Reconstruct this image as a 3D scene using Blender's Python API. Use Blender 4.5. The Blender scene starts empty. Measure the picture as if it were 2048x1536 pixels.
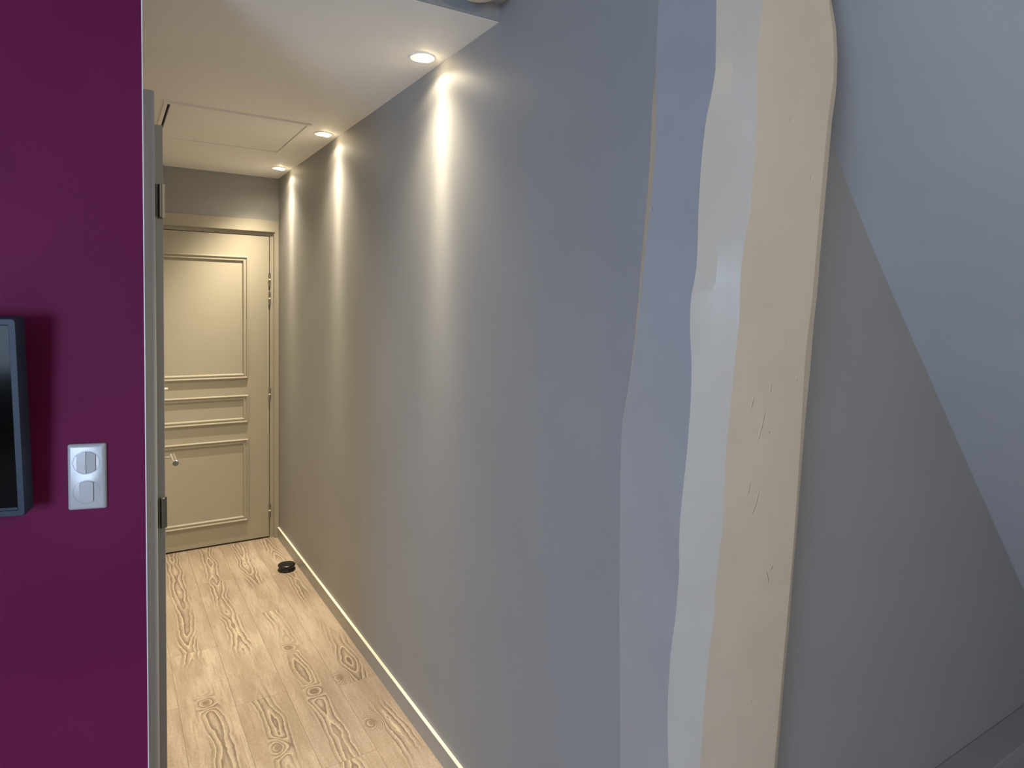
import bpy, bmesh, math, random
from mathutils import Vector, Matrix
C = bpy.context.scene.collection
S = bpy.context.scene

# ---------------------------------------------------------------- camera, exposure, light
yaw, pitch, roll = math.radians(31.9404), math.radians(2.5383), math.radians(0.9164)
fx, cyp = 1300.645, 672.73
cd = bpy.data.cameras.new('camera'); cam = bpy.data.objects.new('camera', cd); C.objects.link(cam)
fw = Vector((math.sin(yaw)*math.cos(pitch), math.cos(yaw)*math.cos(pitch), -math.sin(pitch)))
r0 = Vector((math.cos(yaw), -math.sin(yaw), 0)); u0 = r0.cross(fw)
rr = math.cos(roll)*r0 + math.sin(roll)*u0
uu = -math.sin(roll)*r0 + math.cos(roll)*u0
M4 = Matrix((rr, uu, -fw)).transposed().to_4x4(); M4.translation = Vector((0, 0, 1.58))
cam.matrix_world = M4
cd.sensor_width = 36; cd.lens = 36*fx/2048; cd.shift_y = -(768-cyp)/2048; cd.clip_start = 0.02
S.camera = cam
S.view_settings.view_transform = 'Standard'; S.view_settings.look = 'None'
S.view_settings.gamma = 1; S.view_settings.use_curve_mapping = False
S.view_settings.exposure = 0.0

w = bpy.data.worlds.new('world'); S.world = w; w.use_nodes = True
w.node_tree.nodes['Background'].inputs[0].default_value = (0.5, 0.62, 0.85, 1)
w.node_tree.nodes['Background'].inputs[1].default_value = 0.3

def area(name, loc, target, sx, sy, power, col):
    l = bpy.data.lights.new(name, 'AREA'); l.shape = 'RECTANGLE'; l.size = sx; l.size_y = sy
    l.energy = power; l.color = col
    o = bpy.data.objects.new(name, l); C.objects.link(o); o.location = loc
    o.rotation_euler = (Vector(target)-Vector(loc)).to_track_quat('-Z', 'Y').to_euler()
    return o
area('window_daylight', (-2.52, -1.20, 1.15), (0.2, 0.7, 0.85), 1.3, 1.25, 128, (0.58, 0.74, 1.0))
area('bedroom_lamp_light', (0.75, -1.7, 2.40), (1.0, 0.6, 1.0), 0.45, 0.45, 27, (1.0, 0.82, 0.58))

# ---------------------------------------------------------------- helpers
def lin(c):
    return tuple(((v/255)/12.92 if v/255 <= 0.04045 else ((v/255+0.055)/1.055)**2.4) for v in c)

class NT:
    def __init__(s, name):
        s.m = bpy.data.materials.new(name); s.m.use_nodes = True; s.t = s.m.node_tree
        s.b = s.t.nodes['Principled BSDF']
    def n(s, typ, ins=None, **kw):
        nd = s.t.nodes.new(typ)
        for k, v in kw.items(): setattr(nd, k, v)
        for k, v in (ins or {}).items():
            if hasattr(v, 'is_linked') or hasattr(v, 'links'): s.t.links.new(v, nd.inputs[k])
            else: nd.inputs[k].default_value = v
        return nd
    def math(s, op, a, b=0.0, c=None):
        ins = {0: a, 1: b}
        if c is not None: ins[2] = c
        return s.n('ShaderNodeMath', ins, operation=op).outputs[0]
    def mix(s, f, a, b):
        nd = s.n('ShaderNodeMix', {0: f, 6: a, 7: b}, data_type='RGBA'); return nd.outputs[2]
    def rng(s, v, a, b, c=0.0, d=1.0, smooth=True):
        nd = s.n('ShaderNodeMapRange', {0: v, 1: a, 2: b, 3: c, 4: d}, interpolation_type='SMOOTHSTEP' if smooth else 'LINEAR')
        return nd.outputs[0]
    def pos(s):
        return s.n('ShaderNodeTexCoord').outputs['Object']
    def link(s, a, b): s.t.links.new(a, b)

def paint(name, rgb, rough=0.5, bump=0.25, scale=420, mottle=0.05, mscale=3.0, spec=0.4, gain=1.0):
    k = NT(name); p = k.pos(); c = [v*gain for v in rgb]
    nz = k.n('ShaderNodeTexNoise', {'Vector': p, 'Scale': mscale, 'Detail': 4.0})
    f = k.rng(nz.outputs[0], 0.3, 0.7)
    col = k.mix(f, (*[v*(1-mottle) for v in c], 1), (*[min(1, v*(1+mottle)) for v in c], 1))
    k.link(col, k.b.inputs['Base Color'])
    k.b.inputs['Roughness'].default_value = rough
    k.b.inputs['Specular IOR Level'].default_value = spec
    n2 = k.n('ShaderNodeTexNoise', {'Vector': p, 'Scale': float(scale), 'Detail': 2.0})
    bp = k.n('ShaderNodeBump', {'Strength': bump, 'Distance': 0.0006, 'Height': n2.outputs[0]})
    k.link(bp.outputs[0], k.b.inputs['Normal'])
    return k
def plain(name, rgb, rough=0.4, metal=0.0, spec=0.5):
    k = NT(name)
    nz = k.n('ShaderNodeTexNoise', {'Vector': k.pos(), 'Scale': 60.0, 'Detail': 2.0})
    col = k.mix(nz.outputs[0], (*[v*0.95 for v in rgb], 1), (*[min(1, v*1.05) for v in rgb], 1))
    k.link(col, k.b.inputs['Base Color'])
    k.b.inputs['Roughness'].default_value = rough; k.b.inputs['Metallic'].default_value = metal
    k.b.inputs['Specular IOR Level'].default_value = spec
    return k

def link_obj(name, me, mat, parent=None):
    o = bpy.data.objects.new(name, me); C.objects.link(o)
    for m in (mat if isinstance(mat, (list, tuple)) else [mat]): me.materials.append(m)
    if parent: o.parent = parent
    return o
def obj(name, bm, mat, parent=None, smooth=None, bevel=0, bseg=2):
    bmesh.ops.recalc_face_normals(bm, faces=bm.faces)
    me = bpy.data.meshes.new(name); bm.to_mesh(me); bm.free()
    if smooth is not None:
        me.shade_smooth(); me.set_sharp_from_angle(angle=math.radians(smooth))
    o = link_obj(name, me, mat, parent)
    if bevel:
        b = o.modifiers.new('bevel', 'BEVEL'); b.width = bevel; b.segments = bseg; b.limit_method = 'ANGLE'; b.angle_limit = math.radians(30)
    return o
def empty(name, loc, rot=(0, 0, 0)):
    o = bpy.data.objects.new(name, None); C.objects.link(o); o.location = loc; o.rotation_euler = rot; o.empty_display_size = 0.05
    return o
def tag(o, label=None, cat=None, group=None, kind=None):
    if label: o['label'] = label
    if cat: o['category'] = cat
    if group: o['group'] = group
    if kind: o['kind'] = kind
    return o
def struct(name, bm, mat, label, cat, **kw):
    return tag(obj(name, bm, mat, **kw), label, cat, kind='structure')
def box(bm, x0, x1, y0, y1, z0, z1):
    v = [bm.verts.new((x, y, z)) for x in (x0, x1) for y in (y0, y1) for z in (z0, z1)]
    for f in ((0, 1, 3, 2), (4, 6, 7, 5), (0, 4, 5, 1), (2, 3, 7, 6), (0, 2, 6, 4), (1, 5, 7, 3)):
        bm.faces.new([v[i] for i in f])
    return v
def prism(bm, pts, axis, a, b):
    """pts 2D polygon extruded along axis between a and b"""
    def mk(p, t):
        return {'z': (p[0], p[1], t), 'y': (p[0], t, p[1]), 'x': (t, p[0], p[1])}[axis]
    A = [bm.verts.new(mk(p, a)) for p in pts]; B = [bm.verts.new(mk(p, b)) for p in pts]
    bm.faces.new(A); bm.faces.new(B[::-1]); n = len(pts)
    for i in range(n): bm.faces.new((A[i], A[(i+1) % n], B[(i+1) % n], B[i]))
def lathe(bm, prof, mat=Matrix(), seg=48):
    rings = []
    for r, z in prof:
        if r < 1e-6: rings.append([bm.verts.new(mat @ Vector((0, 0, z)))])
        else: rings.append([bm.verts.new(mat @ Vector((r*math.cos(2*math.pi*i/seg), r*math.sin(2*math.pi*i/seg), z))) for i in range(seg)])
    for a, b in zip(rings, rings[1:]):
        for i in range(seg):
            j = (i+1) % seg
            if len(a) == 1 and len(b) == 1: continue
            if len(a) == 1: bm.faces.new((a[0], b[i], b[j]))
            elif len(b) == 1: bm.faces.new((a[i], b[0], a[j]))
            else: bm.faces.new((a[i], b[i], b[j], a[j]))
def tube(bm, p0, p1, r, seg=24):
    p0, p1 = Vector(p0), Vector(p1); d = p1-p0
    m = Matrix.Translation(p0) @ d.to_track_quat('Z', 'Y').to_matrix().to_4x4(); L = d.length
    e = min(r*0.12, L*0.2)
    lathe(bm, [(0, 0), (r-e, 0), (r, e), (r, L-e), (r-e, L), (0, L)], m, seg)
def ring_profile(bm, x0, x1, z0, z1, prof, y):
    """mitred frame: prof = (inset, protrusion towards -y)"""
    loops = []
    for i, h in prof:
        loops.append([bm.verts.new(p) for p in ((x0+i, y-h, z0+i), (x1-i, y-h, z0+i), (x1-i, y-h, z1-i), (x0+i, y-h, z1-i))])
    for a, b in zip(loops, loops[1:]):
        for k in range(4): bm.faces.new((a[k], a[(k+1) % 4], b[(k+1) % 4], b[k]))

# ---------------------------------------------------------------- surveyed arrises of the old post (x, y, z in metres)
E0 = [(0.9752, 1.014, 2.221), (0.9752, 1.0147, 2.1603), (0.9752, 1.0187, 2.0696), (0.9752, 1.025, 1.9991), (0.9752, 1.0265, 1.9163), (0.9752, 1.0332, 1.8127), (0.9752, 1.0443, 1.6949), (0.9752, 1.0518, 1.6006), (0.9752, 1.0601, 1.5245), (0.9752, 1.0661, 1.4694), (0.9752, 1.0714, 1.4359), (0.9752, 1.0795, 1.3907), (0.9752, 1.0952, 1.3213), (0.9752, 1.0963, 1.208), (0.9752, 1.0897, 0.9242), (0.9752, 1.0731, 0.5435)]
E1= [(0.95, 0.9849, 2.2033), (0.95, 0.9884, 2.1453), (0.95, 0.988, 2.0556), (0.95, 0.9869, 1.9854), (0.95, 0.984, 1.9045), (0.95, 0.9933, 1.8049), (0.95, 1.0083, 1.6914), (0.95, 1.0174, 1.6105), (0.953, 1.0298, 1.526), (0.96, 1.0463, 1.4714), (0.964, 1.0558, 1.4379), (0.966, 1.066, 1.3929), (0.968, 1.0838, 1.3238), (0.969, 1.0859, 1.2111), (0.97, 1.0806, 0.9291), (0.97, 1.064, 0.5511)]
E5 = [(1.3233, 0.86, 2.2516), (1.3429, 0.86, 2.2035), (1.3517, 0.86, 2.1522), (1.354, 0.86, 2.0883), (1.3404, 0.86, 2.0105), (1.3324, 0.86, 1.9339), (1.3228, 0.86, 1.8248), (1.3149, 0.86, 1.7159), (1.3064, 0.86, 1.6178), (1.2977, 0.86, 1.5523), (1.288, 0.86, 1.4762), (1.2843, 0.86, 1.3561), (1.2795, 0.86, 1.2245), (1.2723, 0.86, 1.1038), (1.2644, 0.86, 0.9941), (1.2558, 0.86, 0.8956), (1.2461, 0.86, 0.7864), (1.2394, 0.86, 0.6874), (1.2295, 0.86, 0.5827)]
E6 = [(1.3509, 0.872, 2.2633), (1.3727, 0.872, 2.2149), (1.3825, 0.872, 2.1519), (1.3836, 0.872, 2.0755), (1.371, 0.872, 2.0075), (1.3658, 0.872, 1.9409), (1.356, 0.872, 1.8297), (1.3461, 0.872, 1.7186), (1.3393, 0.872, 1.6186), (1.3305, 0.872, 1.5519), (1.3236, 0.872, 1.452), (1.3131, 0.872, 1.3521), (1.3051, 0.872, 1.241), (1.2966, 0.872, 1.1073), (1.2879, 0.872, 1.0073), (1.2806, 0.872, 0.8843), (1.2689, 0.872, 0.7737), (1.262, 0.872, 0.6731), (1.2537, 0.872, 0.5661)]
E2 = [(0.945, 0.8327, 2.1435), (0.945, 0.8302, 2.0152), (0.945, 0.8379, 1.9751), (0.945, 0.8483, 1.9387), (0.945, 0.8547, 1.8879), (0.945, 0.8581, 1.8488), (0.945, 0.8611, 1.7685), (0.945, 0.8608, 1.6938), (0.945, 0.8627, 1.6469), (0.945, 0.8716, 1.6188), (0.945, 0.8751, 1.5788), (0.945, 0.8735, 1.534), (0.945, 0.8682, 1.4932), (0.945, 0.8665, 1.4475), (0.945, 0.8672, 1.3975), (0.945, 0.8717, 1.3166), (0.945, 0.8802, 1.2328), (0.945, 0.8857, 1.1703), (0.945, 0.8861, 1.1117), (0.945, 0.8834, 1.0729), (0.945, 0.8903, 0.9732), (0.945, 0.9009, 0.8977), (0.945, 0.9046, 0.8111), (0.945, 0.9035, 0.7428), (0.945, 0.8979, 0.6647)]
E4 = [(1.1094, 0.86, 2.1964), (1.1039, 0.86, 2.1533), (1.0966, 0.86, 2.0866), (1.0978, 0.86, 2.0314), (1.1012, 0.86, 1.934), (1.0983, 0.86, 1.8686), (1.0918, 0.86, 1.7849), (1.0747, 0.86, 1.7015), (1.0678, 0.86, 1.6567), (1.0688, 0.86, 1.5734), (1.0629, 0.86, 1.5077), (1.0556, 0.86, 1.4411), (1.0483, 0.86, 1.3746), (1.0424, 0.86, 1.309), (1.0389, 0.86, 1.2251), (1.0384, 0.86, 1.1687), (1.0383, 0.86, 1.1384), (1.0321, 0.86, 1.1132), (1.0307, 0.86, 1.0801), (1.0221, 0.86, 1.0413), (1.0219, 0.86, 0.9805), (1.0117, 0.86, 0.915), (1.0043, 0.86, 0.8499), (0.9985, 0.86, 0.7834), (0.9932, 0.86, 0.6706)]
# ---------------------------------------------------------------- materials
GREY = (0.300, 0.301, 0.302)
WALLM = paint('grey_wall_paint', GREY, 0.55, 0.35, 260, 0.02, spec=0.25).m
SLOPEM = paint('grey_slope_paint', (0.45, 0.453, 0.455), 0.6, 0.3, 260, 0.02).m
CEILM = paint('white_ceiling_paint', (0.88, 0.87, 0.85), 0.6, 0.2, 300, 0.015).m
DOORM = paint('taupe_door_paint', (0.36, 0.335, 0.275), 0.45, 0.1, 300, 0.01).m
CASEM = paint('taupe_casing_paint', (0.36, 0.335, 0.275), 0.45, 0.1, 300, 0.01).m
BASEM = paint('grey_baseboard_paint', (0.36, 0.35, 0.33), 0.35, 0.1, 300, 0.01).m
FRAMEM = paint('grey_door_frame_paint', (0.34, 0.345, 0.34), 0.4, 0.1, 300, 0.02).m
WHITEM = plain('white_plastic', (0.46, 0.47, 0.49), 0.2).m
BEADM = plain('white_corner_bead', (0.72, 0.72, 0.74), 0.4).m
CREAM = plain('cream_plastic', (0.80, 0.77, 0.66), 0.35).m
STEEL = plain('brushed_steel', (0.55, 0.53, 0.48), 0.28, 1.0).m
HINGEM = plain('dull_steel_hinge', (0.26, 0.25, 0.23), 0.45, 1.0).m
DARKM = plain('gap_shade_dark', (0.03, 0.025, 0.02), 0.6).m  # near-black that paints the shade inside door and hatch gaps
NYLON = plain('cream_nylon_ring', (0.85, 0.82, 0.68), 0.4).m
BEZEL = plain('slate_blue_grey_bezel', (0.030, 0.048, 0.072), 0.5, spec=0.3).m
BLACKR = plain('black_rubber', (0.006, 0.0055, 0.005), 0.32).m
def screen_mat():
    k = NT('dark_glass_screen')
    k.b.inputs['Base Color'].default_value = (0.003, 0.003, 0.003, 1); k.b.inputs['Roughness'].default_value = 0.10
    k.b.inputs['Specular IOR Level'].default_value = 0.06
    return k.m
SCREEN = screen_mat()
def purple_mat():
    k = NT('purple_wall_paint'); p = k.pos()
    a = k.n('ShaderNodeTexNoise', {'Vector': p, 'Scale': 2.2, 'Detail': 3.0}).outputs[0]
    f = k.rng(a, 0.35, 0.65)
    col = k.mix(f, (0.120, 0.0060, 0.050, 1), (0.148, 0.0095, 0.064, 1))
    # roller lanes: broad vertical-horizontal overlaps, a trifle darker
    sp = k.n('ShaderNodeSeparateXYZ', {0: p})
    lane = k.rng(sp.outputs[2], 1.362, 1.367)
    col = k.mix(k.math('MULTIPLY', lane, 0.22), col, (0.13, 0.012, 0.070, 1))
    k.link(col, k.b.inputs['Base Color']); k.b.inputs['Roughness'].default_value = 0.6; k.b.inputs['Specular IOR Level'].default_value = 0.12
    n2 = k.n('ShaderNodeTexNoise', {'Vector': p, 'Scale': 300.0, 'Detail': 2.0})
    k.link(k.n('ShaderNodeBump', {'Strength': 0.3, 'Distance': 0.0006, 'Height': n2.outputs[0]}).outputs[0], k.b.inputs['Normal'])
    return k.m
PURPLE = purple_mat()
def bulb_mat():
    k = NT('lit_warm_bulb')
    k.b.inputs['Base Color'].default_value = (0.8, 0.8, 0.75, 1)
    k.b.inputs['Emission Color'].default_value = (1.0, 0.80, 0.48, 1); k.b.inputs['Emission Strength'].default_value = BULB_E
    return k.m
BULB_E = 32.0
BULB = bulb_mat()

def floor_mat():
    k = NT('oak_laminate_planks'); p = k.pos()
    sp = k.n('ShaderNodeSeparateXYZ', {0: p}); X, Y = sp.outputs[0], sp.outputs[1]
    W = 0.193; X0 = 0.222
    u = k.math('DIVIDE', k.math('SUBTRACT', X, X0), W)
    row = k.math('FLOOR', u); uf = k.math('FRACT', u)
    rnd = k.n('ShaderNodeTexWhiteNoise', {'W': row}, noise_dimensions='1D').outputs[0]
    # board ends: row 0 at 3.19, row 1 at 2.67 and 3.70, row 2 at 3.43, row 3 at 2.60
    L = 1.28
    off = k.math('ADD', k.math('MULTIPLY', rnd, L), 0.0)
    offs = [(0, 3.19), (1, 2.67), (2, 3.43), (3, 2.60)]
    for r, y in offs:
        is_r = k.math('COMPARE', row, float(r), 0.1)
        off = k.math('ADD', k.math('MULTIPLY', off, k.math('SUBTRACT', 1.0, is_r)), k.math('MULTIPLY', is_r, y % L))
    v = k.math('DIVIDE', k.math('SUBTRACT', Y, off), L)
    brd = k.math('FLOOR', v); vf = k.math('FRACT', v)
    idv = k.n('ShaderNodeCombineXYZ', {0: row, 1: brd, 2: 3.7}).outputs[0]
    wn = k.n('ShaderNodeTexWhiteNoise', {'Vector': idv}, noise_dimensions='3D')
    bid = wn.outputs[0]; bcol = wn.outputs[1]
    # warped coordinates, seamless per board
    sh = k.n('ShaderNodeVectorMath', {0: bcol, 1: (13.0, 17.0, 9.0)}, operation='MULTIPLY').outputs[0]
    pp = k.n('ShaderNodeVectorMath', {0: p, 1: sh}, operation='ADD').outputs[0]
    warp = k.n('ShaderNodeTexNoise', {'Vector': k.n('ShaderNodeVectorMath', {0: pp, 1: (7.0, 4.5, 1.0)}, operation='MULTIPLY').outputs[0], 'Scale': 1.0, 'Detail': 3.0}).outputs[0]
    # heart of the cathedral wanders across each board
    wander = k.n('ShaderNodeTexNoise', {'Vector': k.n('ShaderNodeVectorMath', {0: pp, 1: (0.01, 1.6, 1.0)}, operation='MULTIPLY').outputs[0], 'Scale': 1.0, 'Detail': 1.0}).outputs[0]
    cu = k.math('ADD', 0.5, k.math('MULTIPLY', k.math('SUBTRACT', wander, 0.5), 0.55))
    du = k.math('MULTIPLY', k.math('SUBTRACT', uf, cu), W)          # metres from the heart line
    # cathedral field
    ln = k.n('ShaderNodeTexNoise', {'Vector': k.n('ShaderNodeVectorMath', {0: pp, 1: (0.6, 1.25, 1.0)}, operation='MULTIPLY').outputs[0], 'Scale': 1.0, 'Detail': 2.0, 'Roughness': 0.45}).outputs[0]
    au = k.math('ABSOLUTE', du)
    quad = k.math('MULTIPLY', k.math('POWER', au, 1.25), 112.0)
    F = k.math('ADD', k.math('ADD', quad, k.math('MULTIPLY', ln, 11.5)), k.math('MULTIPLY', warp, 2.6))
    jit = k.n('ShaderNodeTexNoise', {'Vector': k.n('ShaderNodeVectorMath', {0: pp, 1: (90.0, 38.0, 1.0)}, operation='MULTIPLY').outputs[0], 'Scale': 1.0, 'Detail': 3.0, 'Roughness': 0.6}).outputs[0]
    F = k.math('ADD', F, k.math('MULTIPLY', jit, 0.55))
    # knots the photograph shows
    knots = [(0.317, 2.75), (0.696, 3.016), (0.703, 2.617), (0.841, 2.306), (0.825, 2.66), (0.504, 2.338)]
    kn = None; kcore = None
    for kx, ky in knots:
        d = k.n('ShaderNodeVectorMath', {0: p, 1: (kx, ky, 0)}, operation='SUBTRACT').outputs[0]
        d = k.n('ShaderNodeVectorMath', {0: d, 1: (1.0, 0.6, 0.0)}, operation='MULTIPLY').outputs[0]
        ds = k.n('ShaderNodeVectorMath', {0: d}, operation='LENGTH').outputs['Value']
        g = k.math('MULTIPLY', k.rng(ds, 0.05, 0.0), 4.0)
        c = k.rng(ds, 0.022, 0.006)
        kn = g if kn is None else k.math('ADD', kn, g)
        kcore = c if kcore is None else k.math('MAXIMUM', kcore, c)
    F = k.math('ADD', F, kn)
    fr = k.math('FRACT', F)
    line = k.math('MULTIPLY', k.rng(fr, 0.05, 0.62), k.rng(fr, 1.0, 0.84))
    # grain lines only around the heart, in patches
    patch = k.n('ShaderNodeTexNoise', {'Vector': k.n('ShaderNodeVectorMath', {0: pp, 1: (1.5, 1.0, 1.0)}, operation='MULTIPLY').outputs[0], 'Scale': 1.6, 'Detail': 1.0}).outputs[0]
    blot2 = k.n('ShaderNodeTexNoise', {'Vector': k.n('ShaderNodeVectorMath', {0: pp, 1: (22.0, 7.0, 1.0)}, operation='MULTIPLY').outputs[0], 'Scale': 1.0, 'Detail': 3.0}).outputs[0]
    reach = k.rng(au, 0.056, 0.030)
    mask = k.math('MULTIPLY', reach, k.rng(patch, 0.36, 0.50))
    mask = k.math('MAXIMUM', mask, k.math('MULTIPLY', k.rng(kn, 0.15, 2.5), 0.9))
    dark = k.math('MULTIPLY', k.math('MULTIPLY', line, mask), k.rng(blot2, 0.30, 0.58, 0.55, 1.0))
    light = k.math('MULTIPLY', k.math('MULTIPLY', k.rng(fr, 0.62, 0.80), k.rng(fr, 1.0, 0.86)), mask)
    # fine streaks and speckle
    fine = k.n('ShaderNodeTexNoise', {'Vector': k.n('ShaderNodeVectorMath', {0: pp, 1: (150.0, 9.0, 1.0)}, operation='MULTIPLY').outputs[0], 'Scale': 1.0, 'Detail': 4.0, 'Roughness': 0.65}).outputs[0]
    speck = k.n('ShaderNodeTexNoise', {'Vector': p, 'Scale': 130.0, 'Detail': 3.0, 'Roughness': 0.7}).outputs[0]
    blot = k.n('ShaderNodeTexNoise', {'Vector': k.n('ShaderNodeVectorMath', {0: pp, 1: (14.0, 2.6, 1.0)}, operation='MULTIPLY').outputs[0], 'Scale': 1.0, 'Detail': 4.0, 'Roughness': 0.6}).outputs[0]
    base = k.mix(k.rng(blot, 0.36, 0.66), (0.315, 0.252, 0.200, 1), (0.455, 0.385, 0.318, 1))
    base = k.mix(k.math('MULTIPLY', bid, 0.5), base, (0.305, 0.245, 0.200, 1))
    base = k.mix(k.math('MULTIPLY', k.rng(fine, 0.46, 0.70), 0.55), base, (0.245, 0.180, 0.120, 1))
    base = k.mix(k.math('MULTIPLY', k.rng(speck, 0.46, 0.62), 0.34), base, (0.26, 0.195, 0.13, 1))
    base = k.mix(k.math('MULTIPLY', k.rng(speck, 0.46, 0.36), 0.30), base, (0.52, 0.43, 0.32, 1))
    base = k.mix(k.math('MULTIPLY', dark, 0.88), base, (0.135, 0.096, 0.071, 1))
    base = k.mix(k.math('MULTIPLY', light, 0.75), base, (0.56, 0.475, 0.36, 1))
    base = k.mix(k.math('MULTIPLY', kcore, 0.7), base, (0.17, 0.12, 0.08, 1))
    # joints
    ju = k.math('MINIMUM', uf, k.math('SUBTRACT', 1.0, uf)); ju = k.math('MULTIPLY', ju, W)
    jv = k.math('MINIMUM', vf, k.math('SUBTRACT', 1.0, vf)); jv = k.math('MULTIPLY', jv, L)
    j = k.rng(k.math('MINIMUM', ju, jv), 0.0018, 0.0004)
    base = k.mix(k.math('MULTIPLY', j, 0.55), base, (0.13, 0.095, 0.065, 1))
    k.link(base, k.b.inputs['Base Color'])
    k.b.inputs['Roughness'].default_value = 0.5; k.b.inputs['Specular IOR Level'].default_value = 0.35
    hgt = k.math('SUBTRACT', 0.0, k.math('ADD', k.math('MULTIPLY', dark, 0.5), k.math('ADD', j, k.math('MULTIPLY', fine, 0.3))))
    k.link(k.n('ShaderNodeBump', {'Strength': 0.35, 'Distance': 0.0008, 'Height': hgt}).outputs[0], k.b.inputs['Normal'])
    return k.m
FLOOR = floor_mat()

# strokes cut into the post: (a, b) ends in world metres -> bump + slight tone
def post_mat(name, rgb, strokes, mottle=0.03):
    k = paint(name, rgb, 0.42, 0.0, 300, mottle, 6.0, 0.45); p = k.pos(); acc = None
    nz = k.n('ShaderNodeTexNoise', {'Vector': p, 'Scale': 60.0, 'Detail': 3.0})
    off = k.n('ShaderNodeVectorMath', {0: nz.outputs[1], 1: (0.5, 0.5, 0.5)}, operation='SUBTRACT').outputs[0]
    off = k.n('ShaderNodeVectorMath', {0: off, 1: (0.006, 0.006, 0.006)}, operation='MULTIPLY').outputs[0]
    pw = k.n('ShaderNodeVectorMath', {0: p, 1: off}, operation='ADD').outputs[0]
    for A, B, wd in strokes:
        A, B = Vector(A), Vector(B); mid = (A+B)/2; d = B-A; L = max(d.length/2, wd); dn = d.normalized()
        rel = k.n('ShaderNodeVectorMath', {0: pw, 1: tuple(mid)}, operation='SUBTRACT').outputs[0]
        al = k.n('ShaderNodeVectorMath', {0: rel, 1: tuple(dn)}, operation='DOT_PRODUCT').outputs['Value']
        l2 = k.n('ShaderNodeVectorMath', {0: rel, 1: rel}, operation='DOT_PRODUCT').outputs['Value']
        a2 = k.math('MULTIPLY', al, al)
        q = k.math('ADD', k.math('DIVIDE', a2, L*L), k.math('DIVIDE', k.math('MAXIMUM', k.math('SUBTRACT', l2, a2), 0.0), wd*wd))
        g = k.rng(q, 1.0, 0.05)
        if d.length < 0.014: g = k.math('MULTIPLY', g, -1.0)      # nail holes and pits
        acc = g if acc is None else k.math('ADD', acc, g)
    broad = k.n('ShaderNodeTexNoise', {'Vector': k.n('ShaderNodeVectorMath', {0: p, 1: (9.0, 9.0, 2.0)}, operation='MULTIPLY').outputs[0], 'Scale': 1.0, 'Detail': 3.0}).outputs[0]
    tex = k.n('ShaderNodeTexNoise', {'Vector': p, 'Scale': 300.0, 'Detail': 2.0}).outputs[0]
    h = k.math('ADD', k.math('MULTIPLY', broad, 3.0), k.math('MULTIPLY', tex, 0.22))
    h = k.math('ADD', h, k.math('MULTIPLY', acc, 1.7))
    k.link(k.n('ShaderNodeBump', {'Strength': 0.9, 'Distance': 0.0011, 'Height': h}).outputs[0], k.b.inputs['Normal'])
    return k.m
def lean(x, z):
    'put a sight line surveyed on the plane y = 0.86 onto the leaning front face of the post'
    zz = z
    for _ in range(8):
        yc = 0.777+0.052*(2.2-zz); k = yc/0.86; zz = 1.58+(z-1.58)*k
    return x*k, yc, zz
MC = [(1.1762,1.4303,1.1723,1.4116),(1.1623,1.3840,1.1360,1.3027),(1.1199,1.4043,1.1132,1.3811),(1.1782,1.3302,1.1751,1.3263),(1.1190,1.2319,1.1096,1.1999),(1.1484,1.2144,1.1291,1.1543),(1.1362,1.1710,1.1305,1.1593),(1.2090,1.9803,1.2097,1.9681),(1.2840,1.8720,1.2831,1.8570),(1.2018,1.0399,1.1923,1.0288),(1.1788,1.0337,1.1888,1.0014),(1.1484,0.7663,1.1473,0.7547),(1.2638,1.4358,1.2660,1.4281),(1.2212,1.5206,1.2232,1.5142)]
MA = [(0.9332,1.4243,0.9445,1.3956),(0.9750,1.3741,0.9761,1.3656),(0.9720,1.2500,0.9686,1.2383),(0.9671,1.3958,0.9734,1.2913),(0.9623,1.4985,0.9657,1.4370),(0.9872,1.7940,0.9852,1.7785),(0.9192,2.1307,0.9148,2.1160),(0.9731,1.0768,0.9728,1.0685),(0.9776,1.0393,0.9774,1.0331),(0.9816,0.9858,0.9813,0.9774),(0.9901,0.9298,0.9899,0.9235),(0.9682,1.1047,0.9691,1.0876)]
MB = [(1.0027,0.8623,1.8074,1.0016,0.8634,1.7969),(0.9778,0.8872,1.5683,0.9775,0.8875,1.5517),(0.9978,0.8672,1.5290,0.9969,0.8681,1.5104),(1.0121,0.8529,1.3754,1.0102,0.8548,1.3713)]
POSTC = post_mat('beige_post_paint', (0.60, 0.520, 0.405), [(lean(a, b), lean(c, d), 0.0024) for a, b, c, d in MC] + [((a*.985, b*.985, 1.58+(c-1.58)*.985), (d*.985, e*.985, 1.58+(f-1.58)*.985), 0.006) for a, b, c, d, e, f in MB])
POSTB = post_mat('post_chamfer_tone', (0.435, 0.405, 0.350), [((a*.985, b*.985, 1.58+(c-1.58)*.985), (d*.985, e*.985, 1.58+(f-1.58)*.985), 0.006) for a, b, c, d, e, f in MB])  # chamfer faces carry a duller tone than the front face
POSTA = post_mat('grey_post_paint_window_lit', (0.36, 0.368, 0.385), [((.95, a, b), (.95, c, d), 0.0022) for a, b, c, d in MA])  # grey paint, lightened and blued to stand in for window light

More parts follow.
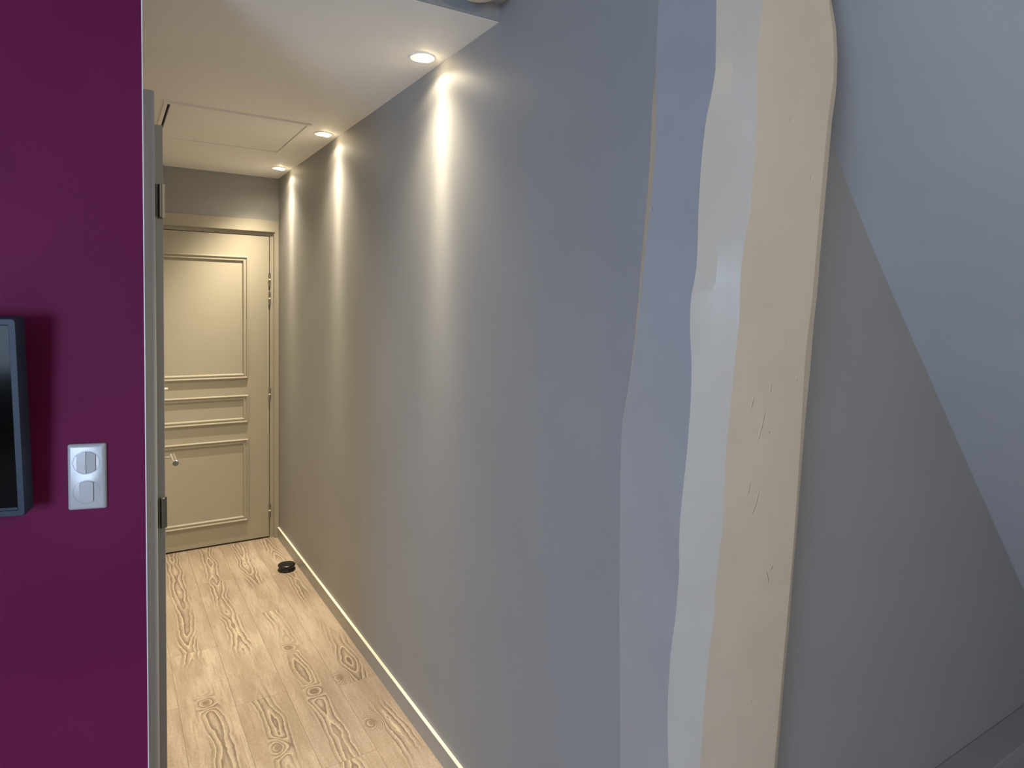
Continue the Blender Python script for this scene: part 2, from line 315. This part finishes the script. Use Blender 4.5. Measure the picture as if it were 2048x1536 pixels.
# ---------------------------------------------------------------- room shell
XW, YE, ZC, ZR = 0.9752, 4.5133, 2.407, 2.455          # hall wall, hall end, hall ceiling, room ceiling
PD = Vector((0.96753, -0.25276, 0)); PA = -math.atan2(0.25276, 0.96753)
CR = Vector((0.0725, 1.697, 0))                         # corner of the purple wall
bm = bmesh.new(); box(bm, -2.7, 3.7, -2.7, 4.75, -0.1, 0)
struct('floor', bm, FLOOR, 'greige oak laminate plank floor with dark grain running down the corridor', 'floor')
bm = bmesh.new(); box(bm, XW, XW+0.12, 1.0, 4.70, 0, 2.6)
struct('wall_right', bm, WALLM, 'long grey corridor wall washed by three ceiling spots', 'wall')
prof = [(1.21, 2.455), (1.40, 2.226), (1.569, 2.023), (1.677, 1.887), (1.788, 1.754), (1.92, 1.608), (2.06, 1.455), (2.45, 1.030), (2.883, 0.559), (3.397, 0.0)]
bm = bmesh.new(); prism(bm, [(XW+0.12, 0.0)] + [(XW+0.12, 2.6), (1.12, 2.565)] + [(1.21, 2.455)] + prof[1:], 'y', 1.0, 1.12)
struct('wall_gable', bm, WALLM, 'shadowed triangular grey wall between the painted post and the sloping ceiling', 'wall')
bm = bmesh.new()
lo = prof; up_ = [(x+0.09, z+0.08) for x, z in prof]
prism(bm, lo + up_[::-1], 'y', -2.7, 1.0)
for f in bm.faces: f.smooth = False
struct('ceiling_slope', bm, SLOPEM, 'pale blue-grey sloping attic ceiling at the right of the photo', 'ceiling', smooth=25)
bm = bmesh.new()   # end wall with door opening
DX0, DX1, DZ = 0.052, 0.950, 2.053
box(bm, -0.1, DX0, YE, YE+0.12, 0, 2.6); box(bm, DX1, XW+0.0, YE, YE+0.12, 0, 2.6); box(bm, DX0, DX1, YE, YE+0.12, DZ, 2.6)
struct('wall_end', bm, WALLM, 'short grey wall above the panelled door at the end of the corridor', 'wall')
bm = bmesh.new(); box(bm, -0.02, 0.0725, 1.80, YE, 0, ZC)
struct('wall_hall_left', bm, paint('bounce_white_hall_paint', (0.66, 0.64, 0.60), 0.6, 0.3, 260, 0.02).m, 'off-white left wall of the corridor, hidden behind the purple wall', 'wall')  # unseen side; off-white chosen to bounce light onto the ceiling
bm = bmesh.new(); A = CR; L = 2.85; nb = Vector((0.25276, 0.96753, 0))
P = [A, A-PD*L, A-PD*L+nb*0.07, Vector((0.0725, 1.79, 0))]
prism(bm, [(v.x, v.y) for v in P], 'z', 0, ZR)
struct('wall_left', bm, PURPLE, 'deep purple painted wall carrying the television and the light switch', 'wall')
bm = bmesh.new(); prism(bm, [(0.0725, 1.6965), (0.0714, 1.6968), (0.0714, 1.6957), (0.0736, 1.6951), (0.0736, 1.716), (0.0725, 1.716)], 'z', 0.0, ZC)
struct('trim_1', bm, BEADM, 'thin white corner bead down the edge of the purple wall', 'corner bead')
# ceilings
HX0, HX1, HY0, HY1 = 0.212, 0.803, 3.068, 3.715
bm = bmesh.new()
cl = [(0.0725, 1.698), (XW, 1.66)]
prism(bm, [(-0.02, 1.79), (0.0725, 1.715), (0.0725, 1.700), (XW, 1.664), (XW, HY0), (-0.02, HY0)], 'z', ZC, 2.50)
box(bm, -0.02, HX0, HY0, HY1, ZC, 2.50); box(bm, HX1, XW, HY0, HY1, ZC, 2.50); box(bm, -0.02, XW, HY1, YE, ZC, 2.50)
box(bm, HX0, HX1, HY0, HY1, 2.46, 2.50)
struct('ceiling_hall', bm, CEILM, 'lowered white corridor ceiling with three lit spots and an access hatch', 'ceiling')
bm = bmesh.new(); prism(bm, [(0.0745, 1.6992), (0.0745, 1.6942), (XW, 1.660), (XW, 1.6638)], 'z', ZC+0.001, ZR-0.0002)
struct('trim_3', bm, WALLM, 'narrow blue-grey fascia strip where the corridor ceiling drops down', 'fascia')
bm = bmesh.new(); prism(bm, [(-2.7, -2.7), (1.215, -2.7), (1.215, 1.0), (XW, 1.0), (XW, 1.660), (0.0725, 1.694), (-2.7, 2.42)], 'z', ZR, 2.55)
struct('ceiling_room', bm, paint('grey_white_room_ceiling_paint', (0.50, 0.50, 0.50), 0.6, 0.2, 300, 0.015).m, 'higher flat bedroom ceiling, a corner of it at the top edge', 'ceiling')
# rest of the bedroom, behind the camera
bm = bmesh.new(); box(bm, -2.7, -2.6, -2.7, -1.90, 0, ZR); box(bm, -2.7, -2.6, -0.50, 2.42, 0, ZR); box(bm, -2.7, -2.6, -1.90, -0.50, 0, 0.5); box(bm, -2.7, -2.6, -1.90, -0.50, 1.8, ZR)
struct('wall_window', bm, WALLM, 'grey bedroom wall holding the window, left of the camera', 'wall')
bm = bmesh.new(); box(bm, -2.7, 3.5, -2.8, -2.7, 0, 2.6)
struct('wall_back', bm, WALLM, 'grey bedroom wall behind the camera', 'wall')
wr = tag(empty('window_1', (-2.65, -1.20, 0.50)), 'white framed bedroom window, left of the camera', 'window', kind='structure')
bm = bmesh.new()
for a, b, c, d in ((-0.70, -0.64, 0, 1.3), (0.64, 0.70, 0, 1.3), (-0.64, 0.64, 0, 0.06), (-0.64, 0.64, 1.24, 1.3), (-0.03, 0.03, 0.06, 1.24)): box(bm, -0.05, 0.03, a, b, c, d)
obj('window_frame', bm, WHITEM, wr)
bm = bmesh.new(); box(bm, -0.02, -0.012, -0.64, 0.64, 0.06, 1.24)
k = NT('window_glass'); k.b.inputs['Transmission Weight'].default_value = 1.0; k.b.inputs['Roughness'].default_value = 0.0
obj('pane', bm, k.m, wr)
# baseboard
bm = bmesh.new(); prism(bm, [(XW, 0), (XW-0.011, 0), (XW-0.011, 0.0695), (XW, 0.0695)], 'y', 1.12, YE-0.012)
bb = struct('baseboard_right', bm, BASEM, 'low grey-beige baseboard with a bright top edge along the corridor wall', 'baseboard')
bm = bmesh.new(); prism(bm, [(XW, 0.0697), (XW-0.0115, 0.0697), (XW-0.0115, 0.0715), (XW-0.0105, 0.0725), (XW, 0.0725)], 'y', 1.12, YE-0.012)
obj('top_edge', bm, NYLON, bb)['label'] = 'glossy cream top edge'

bm = bmesh.new(); box(bm, 1.50, 3.25, 0.90, 1.0, 0, 0.11)
struct('trim_2', bm, WALLM, 'low grey boxed ledge along the foot of the shadowed gable wall', 'ledge', bevel=0.003)
# ---------------------------------------------------------------- painted timber post
def interp(T, z, c):
    T = sorted(T, key=lambda t: t[2])
    if z <= T[0][2]: return T[0][c]
    if z >= T[-1][2]: return T[-1][c]
    for a, b in zip(T, T[1:]):
        if a[2] <= z <= b[2]:
            t = (z-a[2])/(b[2]-a[2]); return a[c]+(b[c]-a[c])*t
E4 = [lean(t[0], t[2]) for t in E4]; E5 = [lean(t[0], t[2]) for t in E5]; E6 = [lean(t[0], t[2]) for t in E6]
bm = bmesh.new(); rows = []; N = 96
for i in range(N+1):
    z = ZR*i/N
    e0 = (XW+0.001, interp(E0, z, 1), z); e1 = (interp(E1, z, 0), interp(E1, z, 1), z)
    if z < 1.42:
        s = min(1.0, (1.42-z)/0.12); e1 = (e1[0]+(0.9735-e1[0])*s, e1[1]+(e0[1]-0.003-e1[1])*s, z)
    e2 = (0.945, interp(E2, z, 1), z); yc = 0.777+0.052*(2.2-z); e4 = (interp(E4, z, 0), yc, z)
    # facet line across the chamfer: near C above 1.75 m, sweeping left to A near 1.50 m
    t = 0.42 if z > 1.80 else (0.42-0.05*math.sin((z-1.80)*9) if z > 1.62 else max(0.04, 0.42*(z-1.46)/0.16) if z > 1.48 else 0.5)
    o = -0.0045 if z > 1.60 else (-0.0045*(z-1.48)/0.12 if z > 1.48 else 0.0)
    e3 = (e2[0]+(e4[0]-e2[0])*t - o*0.7, e2[1]+(e4[1]-e2[1])*t - o*0.7, z)
    e5 = (interp(E5, z, 0), yc, z); e6 = (interp(E6, z, 0), yc+0.010, z); e7 = (interp(E6, z, 0)+0.002, 0.999, z)
    e8 = (XW+0.0005, 0.999, z)
    rows.append([bm.verts.new(p) for p in (e0, e1, e2, e3, e4, e5, e6, e7, e8)])
nc = 9
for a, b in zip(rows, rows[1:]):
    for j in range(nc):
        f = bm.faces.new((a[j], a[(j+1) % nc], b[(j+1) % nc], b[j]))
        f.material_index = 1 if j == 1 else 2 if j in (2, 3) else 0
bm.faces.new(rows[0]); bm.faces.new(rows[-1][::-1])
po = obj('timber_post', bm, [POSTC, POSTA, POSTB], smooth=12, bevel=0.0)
tag(po, 'wavy hand-hewn timber post painted beige and grey, in front of the grey wall end', 'post')

# ---------------------------------------------------------------- end door
d1 = tag(empty('door_1', (0.503, YE, 0)), 'closed taupe three-panel door at the far end of the corridor', 'door', kind='structure')
def loc(bm_, off): bmesh.ops.translate(bm_, verts=bm_.verts, vec=[-v for v in off]); return bm_
O1 = (0.503, YE, 0)
bm = bmesh.new()
co = -0.010
for a in ((0.0735, 0.052+0.004, 0, DZ), ): pass
prism(bm, [(0.0735, 0), (0.0735, 2.126), (XW-0.001, 2.126), (XW-0.001, 0), (0.948, 0), (0.948, 2.051), (0.085, 2.051), (0.085, 0)], 'y', YE+co, YE)
obj('casing', loc(bm, O1), CASEM, d1, bevel=0.002)
bm = bmesh.new()
prism(bm, [(0.060, 0), (0.060, 2.046), (0.9425, 2.046), (0.9425, 0), (0.921, 0), (0.921, 2.027), (0.085, 2.027), (0.085, 0)], 'y', YE+0.018, YE+0.08)
prism(bm, [(0.9425, 0), (0.9425, 2.051), (0.9495, 2.051), (0.9495, 0)], 'y', YE+0.0005, YE+0.08)
prism(bm, [(0.053, 2.0465), (0.053, 2.0525), (0.9425, 2.0525), (0.9425, 2.0465)], 'y', YE+0.0005, YE+0.08)
obj('frame', loc(bm, O1), CASEM, d1)
bm = bmesh.new(); box(bm, 0.0875, 0.9175, YE+0.020, YE+0.060, 0.010, 2.0235)
leaf = obj('door_leaf', loc(bm, O1), DOORM, d1, bevel=0.0012)
bm = bmesh.new(); box(bm, 0.05, 0.9495, YE+0.085, YE+0.09, 0, 2.052)
obj('gap_shade_sheet', loc(bm, O1), DARKM, d1)  # dark sheet behind the leaf paints shade into the door gaps
mp = [(0, 0), (0, 0.013), (0.0035, 0.017), (0.008, 0.017), (0.011, 0.012), (0.013, 0.0085), (0.020, 0.0085), (0.0215, 0.012), (0.027, 0.012), (0.031, 0.007), (0.033, 0)]
for z0, z1 in ((1.088, 1.884), (0.797, 0.979), (0.144, 0.688)):
    bm = bmesh.new(); ring_profile(bm, 0.2215, 0.7845, z0, z1, mp, YE+0.020)
    obj('panel_moulding', loc(bm, O1), DOORM, d1, smooth=30)
for z in (1.741, 1.616, 0.976, 0.190):
    bm = bmesh.new(); tube(bm, (0.919, YE+0.011, z-0.047), (0.919, YE+0.011, z-0.005), 0.0062); tube(bm, (0.919, YE+0.011, z+0.003), (0.919, YE+0.011, z+0.042), 0.0062)
    hg = obj('hinge', loc(bm, O1), HINGEM, d1, smooth=40)
    bm = bmesh.new(); tube(bm, (0.919, YE+0.011, z-0.005), (0.919, YE+0.011, z+0.003), 0.0072)
    obj('hinge_ring', loc(bm, O1), NYLON, hg, smooth=40)

# ---------------------------------------------------------------- side door, seen edge-on
O2 = (0.0725, 1.717, 0)
d2 = tag(empty('door_2', O2), 'grey side door seen edge-on just behind the purple wall edge', 'door', kind='structure')
bm = bmesh.new()
pr = [(0.0725, 1.717), (0.0885, 1.717), (0.0950, 1.720), (0.0975, 1.727), (0.0975, 1.780), (0.0725, 1.780)]
prism(bm, pr, 'z', 0, 2.062)
box(bm, 0.0735, 0.0945, 2.625, 2.70, 0, 2.062)
obj('casing', loc(bm, O2), FRAMEM, d2, smooth=50)
bm = bmesh.new(); box(bm, 0.0735, 0.1185, 1.800, 2.615, 0.010, 2.006)
l2 = obj('door_leaf', loc(bm, O2), FRAMEM, d2, bevel=0.0015)
for z0, z1 in ((1.783, 1.864), (1.024, 1.100), (0.26, 0.34)):
    bm = bmesh.new(); box(bm, 0.1075, 0.1215, 1.790, 1.7985, z0, z1); tube(bm, (0.1120, 1.789, z0+0.001), (0.1120, 1.789, z1-0.001), 0.0045)
    hg = obj('hinge', loc(bm, O2), HINGEM, d2, smooth=40)
    bm = bmesh.new(); box(bm, 0.0965, 0.1035, 1.785, 1.7995, z0+0.002, z1-0.002)
    obj('hinge_gap_shade', loc(bm, O2), DARKM, hg)  # dark block painting the shaded gap beside the hinge
HZ = 1.047
bm = bmesh.new(); tube(bm, (0.1185, 2.497, HZ), (0.1215, 2.497, HZ), 0.024); tube(bm, (0.120, 2.497, HZ), (0.181, 2.497, HZ), 0.0055)
h = obj('door_handle', loc(bm, O2), STEEL, d2, smooth=40)
bm = bmesh.new(); tube(bm, (0.1885, 2.515, HZ), (0.1885, 2.398, HZ-0.001), 0.0098)
obj('lever', loc(bm, O2), STEEL, h, smooth=40)
bm = bmesh.new(); tube(bm, (0.1185, 2.50, 1.283), (0.1745, 2.50, 1.283), 0.0042)
obj('coat_peg', loc(bm, O2), NYLON, d2, smooth=40)

# ---------------------------------------------------------------- access hatch
OH = ((HX0+HX1)/2, (HY0+HY1)/2, ZC)
ha = tag(empty('access_hatch', OH), 'square white access hatch set in the corridor ceiling', 'hatch')
bm = bmesh.new(); fwid = 0.013
for a in ((HX0-0.004, HX1+0.004, HY0-0.004, HY0+fwid), (HX0-0.004, HX1+0.004, HY1-fwid*0.4, HY1+0.004), (HX0-0.004, HX0+fwid*0.8, HY0+fwid, HY1-fwid*0.4), (HX1-fwid*0.8, HX1+0.004, HY0+fwid, HY1-fwid*0.4)):
    box(bm, a[0], a[1], a[2], a[3], ZC-0.008, ZC-0.0002)
obj('hatch_frame', loc(bm, OH), CEILM, ha)
bm = bmesh.new(); box(bm, HX0+fwid+0.009, HX1-fwid*0.8-0.0025, HY0+fwid+0.001, HY1-fwid*0.4-0.0015, ZC-0.004, ZC+0.015)
obj('hatch_panel', loc(bm, OH), CEILM, ha)
bm = bmesh.new(); box(bm, HX0+0.001, HX1-0.001, HY0+0.001, HY1-0.001, ZC+0.03, ZC+0.035)
obj('hatch_void_shade', loc(bm, OH), DARKM, ha)  # dark sheet closing the void, stands in for shade above the gap

# ---------------------------------------------------------------- ceiling spots
def spot_light(name, P, power):
    l = bpy.data.lights.new(name, 'SPOT'); l.energy = power; l.color = (1.0, 0.85, 0.61)
    l.spot_size = math.radians(156); l.spot_blend = 0.35; l.shadow_soft_size = 0.012
    l.use_nodes = True; t = l.node_tree; em = [n for n in t.nodes if n.type == 'EMISSION'][0]
    tc = t.nodes.new('ShaderNodeTexCoord'); sp = t.nodes.new('ShaderNodeSeparateXYZ'); t.links.new(tc.outputs['Normal'], sp.inputs[0])
    def m(op, a, b=0.0):
        n = t.nodes.new('ShaderNodeMath'); n.operation = op
        for i, v in enumerate((a, b)):
            if hasattr(v, 'links'): t.links.new(v, n.inputs[i])
            else: n.inputs[i].default_value = v
        return n.outputs[0]
    z = m('MAXIMUM', m('ABSOLUTE', sp.outputs[2]), 0.05)
    r2 = m('ADD', m('MULTIPLY', sp.outputs[0], sp.outputs[0]), m('MULTIPLY', sp.outputs[1], sp.outputs[1]))
    r = m('DIVIDE', m('SQRT', r2), z)
    g = m('DIVIDE', 1.0, m('ADD', 1.0, m('POWER', m('DIVIDE', r, SP_R), SP_P)))
    tyn = m('DIVIDE', sp.outputs[1], z)
    g = m('MULTIPLY', g, m('POWER', 2.718, m('MULTIPLY', m('MULTIPLY', tyn, tyn), -1/(0.34*0.34))))
    # added flood lobe turned away from the wall, brightens floor and corridor
    tx = m('SUBTRACT', m('DIVIDE', sp.outputs[0], z), -0.42); ty = m('DIVIDE', sp.outputs[1], z)
    q = m('ADD', m('MULTIPLY', tx, tx), m('MULTIPLY', m('MULTIPLY', ty, ty), 0.45))
    lobe = m('MULTIPLY', m('POWER', 2.718, m('MULTIPLY', q, -3.6)), SP_L)
    g = m('ADD', m('ADD', g, SP_B), lobe)
    t.links.new(g, em.inputs['Strength'])
    o = bpy.data.objects.new(name, l); C.objects.link(o); o.location = P
    return o
SP_R, SP_P, SP_B, SP_L = 0.16, 3.0, 0.012, 1.03
SPOT_W = 165.0
labels = ['lit recessed ceiling spot nearest the camera', 'lit recessed ceiling spot beside the access hatch', 'lit recessed ceiling spot nearest the far panelled door']
def make_spot():
    r = empty('ceiling_spotlight', (0, 0, 0))
    bm = bmesh.new(); lathe(bm, [(0.034, 0.012), (0.034, -0.001), (0.037, -0.0035), (0.043, -0.003), (0.0455, 0.0), (0.0455, 0.001)])
    obj('trim_ring', bm, CEILM, r, smooth=40)
    bm = bmesh.new(); T = Matrix.Translation((0.004, -0.004, -0.004)) @ Matrix.Rotation(math.radians(14), 4, Vector((1, 1, 0)).normalized()) 
    lathe(bm, [(0.027, 0.004), (0.0265, -0.002), (0.020, -0.0055), (0.010, -0.007), (0, -0.0075)], T)
    obj('bulb', bm, BULB, r, smooth=60)
    return r
sp0 = make_spot()
for i, (x, y) in enumerate(((0.898, 2.036), (0.899, 3.205), (0.898, 4.163))):
    if i == 0: o = sp0
    else:
        o = sp0.copy(); C.objects.link(o)
        for ch in list(sp0.children):
            c = ch.copy(); C.objects.link(c); c.parent = o
    o.location = (x, y, ZC)
    tag(o, labels[i], 'ceiling light', 'recessed spots along the corridor ceiling')
    spot_light('spot_beam', (x+0.002, y, ZC-0.020), SPOT_W)

# ---------------------------------------------------------------- smoke detector
OD = (0.8535, 1.565, ZR)
bm = bmesh.new()
lathe(bm, [(0, 0), (0.062, 0), (0.0635, -0.004), (0.0615, -0.022), (0.058, -0.032), (0.046, -0.040), (0.022, -0.043), (0, -0.043)])
sd = obj('smoke_detector', bm, CREAM, smooth=35); sd.location = OD
tag(sd, 'round cream smoke detector on the bedroom ceiling, cut by the top edge', 'smoke detector')

# ---------------------------------------------------------------- light switch
sw = tag(empty('light_switch', (-0.0395, 1.7262, 1.113), (0, 0, PA)), 'white double light switch plate on the purple wall', 'light switch')
def rrect(w, h, r, n=6):
    pts = []
    for cx, cy, a0 in ((w/2-r, h/2-r, 0), (-w/2+r, h/2-r, 90), (-w/2+r, -h/2+r, 180), (w/2-r, -h/2+r, 270)):
        for i in range(n+1):
            a = math.radians(a0+90*i/n); pts.append((cx+r*math.cos(a), cy+r*math.sin(a)))
    return pts
def slab(bm, w, h, r, steps, zc=0.0, xc=0.0):
    """rounded rectangle in xz built from loops (inset, depth)"""
    loops = []
    for ins, dep in steps:
        loops.append([bm.verts.new((x+xc, -dep, z+zc)) for x, z in rrect(w-2*ins, h-2*ins, max(r-ins, 0.0008))])
    bm.faces.new(loops[0])
    for a, b in zip(loops, loops[1:]):
        n = len(a)
        for i in range(n): bm.faces.new((a[i], a[(i+1) % n], b[(i+1) % n], b[i]))
    bm.faces.new(loops[-1][::-1])
bm = bmesh.new(); slab(bm, 0.0755, 0.148, 0.005, [(0, 0), (0, 0.004), (0.001, 0.006), (0.003, 0.0085), (0.007, 0.010)], 0.074)
obj('cover_plate', bm, WHITEM, sw, smooth=50)
RINGM = plain('grey_switch_groove', (0.33, 0.36, 0.42), 0.4).m
RX = Matrix.Rotation(math.radians(90), 4, 'X')      # lathe axis z -> -y
for zc, two in ((0.1065, True), (0.0405, False)):
    T = Matrix.Translation((0.0, -0.0085, zc)) @ RX
    bm = bmesh.new(); lathe(bm, [(0.0258, 0.0006), (0.0258, 0.0020), (0.0266, 0.0020), (0.0266, 0.0006)], T, 64)
    obj('switch_ring', bm, RINGM, sw, smooth=30)
    def rocker(x0, x1, tilt):
        R_ = 0.0247; pts = []; n = 14
        za = math.sqrt(max(R_*R_-x0*x0, 0)); zb = math.sqrt(max(R_*R_-x1*x1, 0))
        a1, a0 = math.atan2(zb, x1), math.atan2(za, x0)
        top = [(R_*math.cos(a1+(a0-a1)*i/n), R_*math.sin(a1+(a0-a1)*i/n)) for i in range(n+1)]
        pts = top + [(x, -z) for x, z in top[::-1]]
        b = bmesh.new(); A = [b.verts.new((x, -0.0092, z+zc)) for x, z in pts]
        B = [b.verts.new((x, -0.0128-tilt*(x-(x0+x1)/2), z+zc)) for x, z in pts]; m = len(pts)
        b.faces.new(A[::-1]); b.faces.new(B)
        for i in range(m): b.faces.new((A[i], A[(i+1) % m], B[(i+1) % m], B[i]))
        return b
    for (x0, x1, t) in (((-0.0185, -0.0004, 0.03), (0.0004, 0.0185, -0.05)) if two else ((-0.0135, 0.0135, 0.02),)):
        obj('rocker', rocker(x0, x1, t), WHITEM, sw, bevel=0.0006)
        # dark joint around the rocker
    bm = bmesh.new()
    xs = (-0.0190, 0.0182) if two else (-0.0142, 0.0135)
    for x in xs:
        bm = bmesh.new(); box(bm, x, x+0.0007, -0.0108, -0.0095, zc-0.0185, zc+0.0185)
        obj('rocker_groove', bm, RINGM, sw)

# ---------------------------------------------------------------- television
TW, TH = 0.735, 0.418
ctr = Vector((-0.149, 1.684, 0)) - PD*(TW/2)
tv = tag(empty('television', (ctr.x, ctr.y, 1.125), (math.radians(4.5), 0, PA)), 'flat screen television with slate grey bezel on the purple wall', 'television')
bm = bmesh.new()
def rloop(ins, dep, r, zb=0): return [bm.verts.new((x, dep, z+TH/2)) for x, z in rrect(TW-2*ins, TH-2*ins, r)]
loops = [rloop(0.0, 0.042, 0.008), rloop(0, 0.004, 0.008), rloop(0.002, 0.0, 0.007), rloop(0.013, 0.0, 0.002), rloop(0.0145, 0.003, 0.001), rloop(0.0145, 0.010, 0.001)]
for a, b in zip(loops, loops[1:]):
    n = len(a)
    for i in range(n): bm.faces.new((a[i], a[(i+1) % n], b[(i+1) % n], b[i]))
bm.faces.new(loops[0]); bm.faces.new(loops[-1][::-1])
obj('bezel', bm, BEZEL, tv, smooth=40)
bm = bmesh.new(); box(bm, -TW/2+0.0147, TW/2-0.0147, 0.0035, 0.006, 0.0200, TH-0.0150)
obj('screen', bm, SCREEN, tv)
bm = bmesh.new(); box(bm, -TW/2+0.0147, TW/2-0.0147, 0.0015, 0.0034, 0.0147, 0.0199)
obj('lower_bezel', bm, BEZEL, tv)
bm = bmesh.new(); box(bm, -0.10, 0.10, 0.043, 0.058, 0.13, 0.29)
obj('wall_bracket', bm, BLACKR, tv)

# ---------------------------------------------------------------- door stop
bm = bmesh.new()
lathe(bm, [(0, 0), (0.048, 0), (0.0505, 0.003), (0.0505, 0.007), (0.0465, 0.013), (0.0445, 0.019), (0.0455, 0.024), (0.0495, 0.028), (0.0500, 0.032), (0.0475, 0.0355), (0.0410, 0.0375), (0.0385, 0.0360), (0.034, 0.0365), (0, 0.0372)])
ds = obj('door_stop', bm, BLACKR, smooth=45); ds.location = (0.893, 3.925, 0.0)
tag(ds, 'round black spool-shaped door stop on the laminate floor by the baseboard', 'door stop')
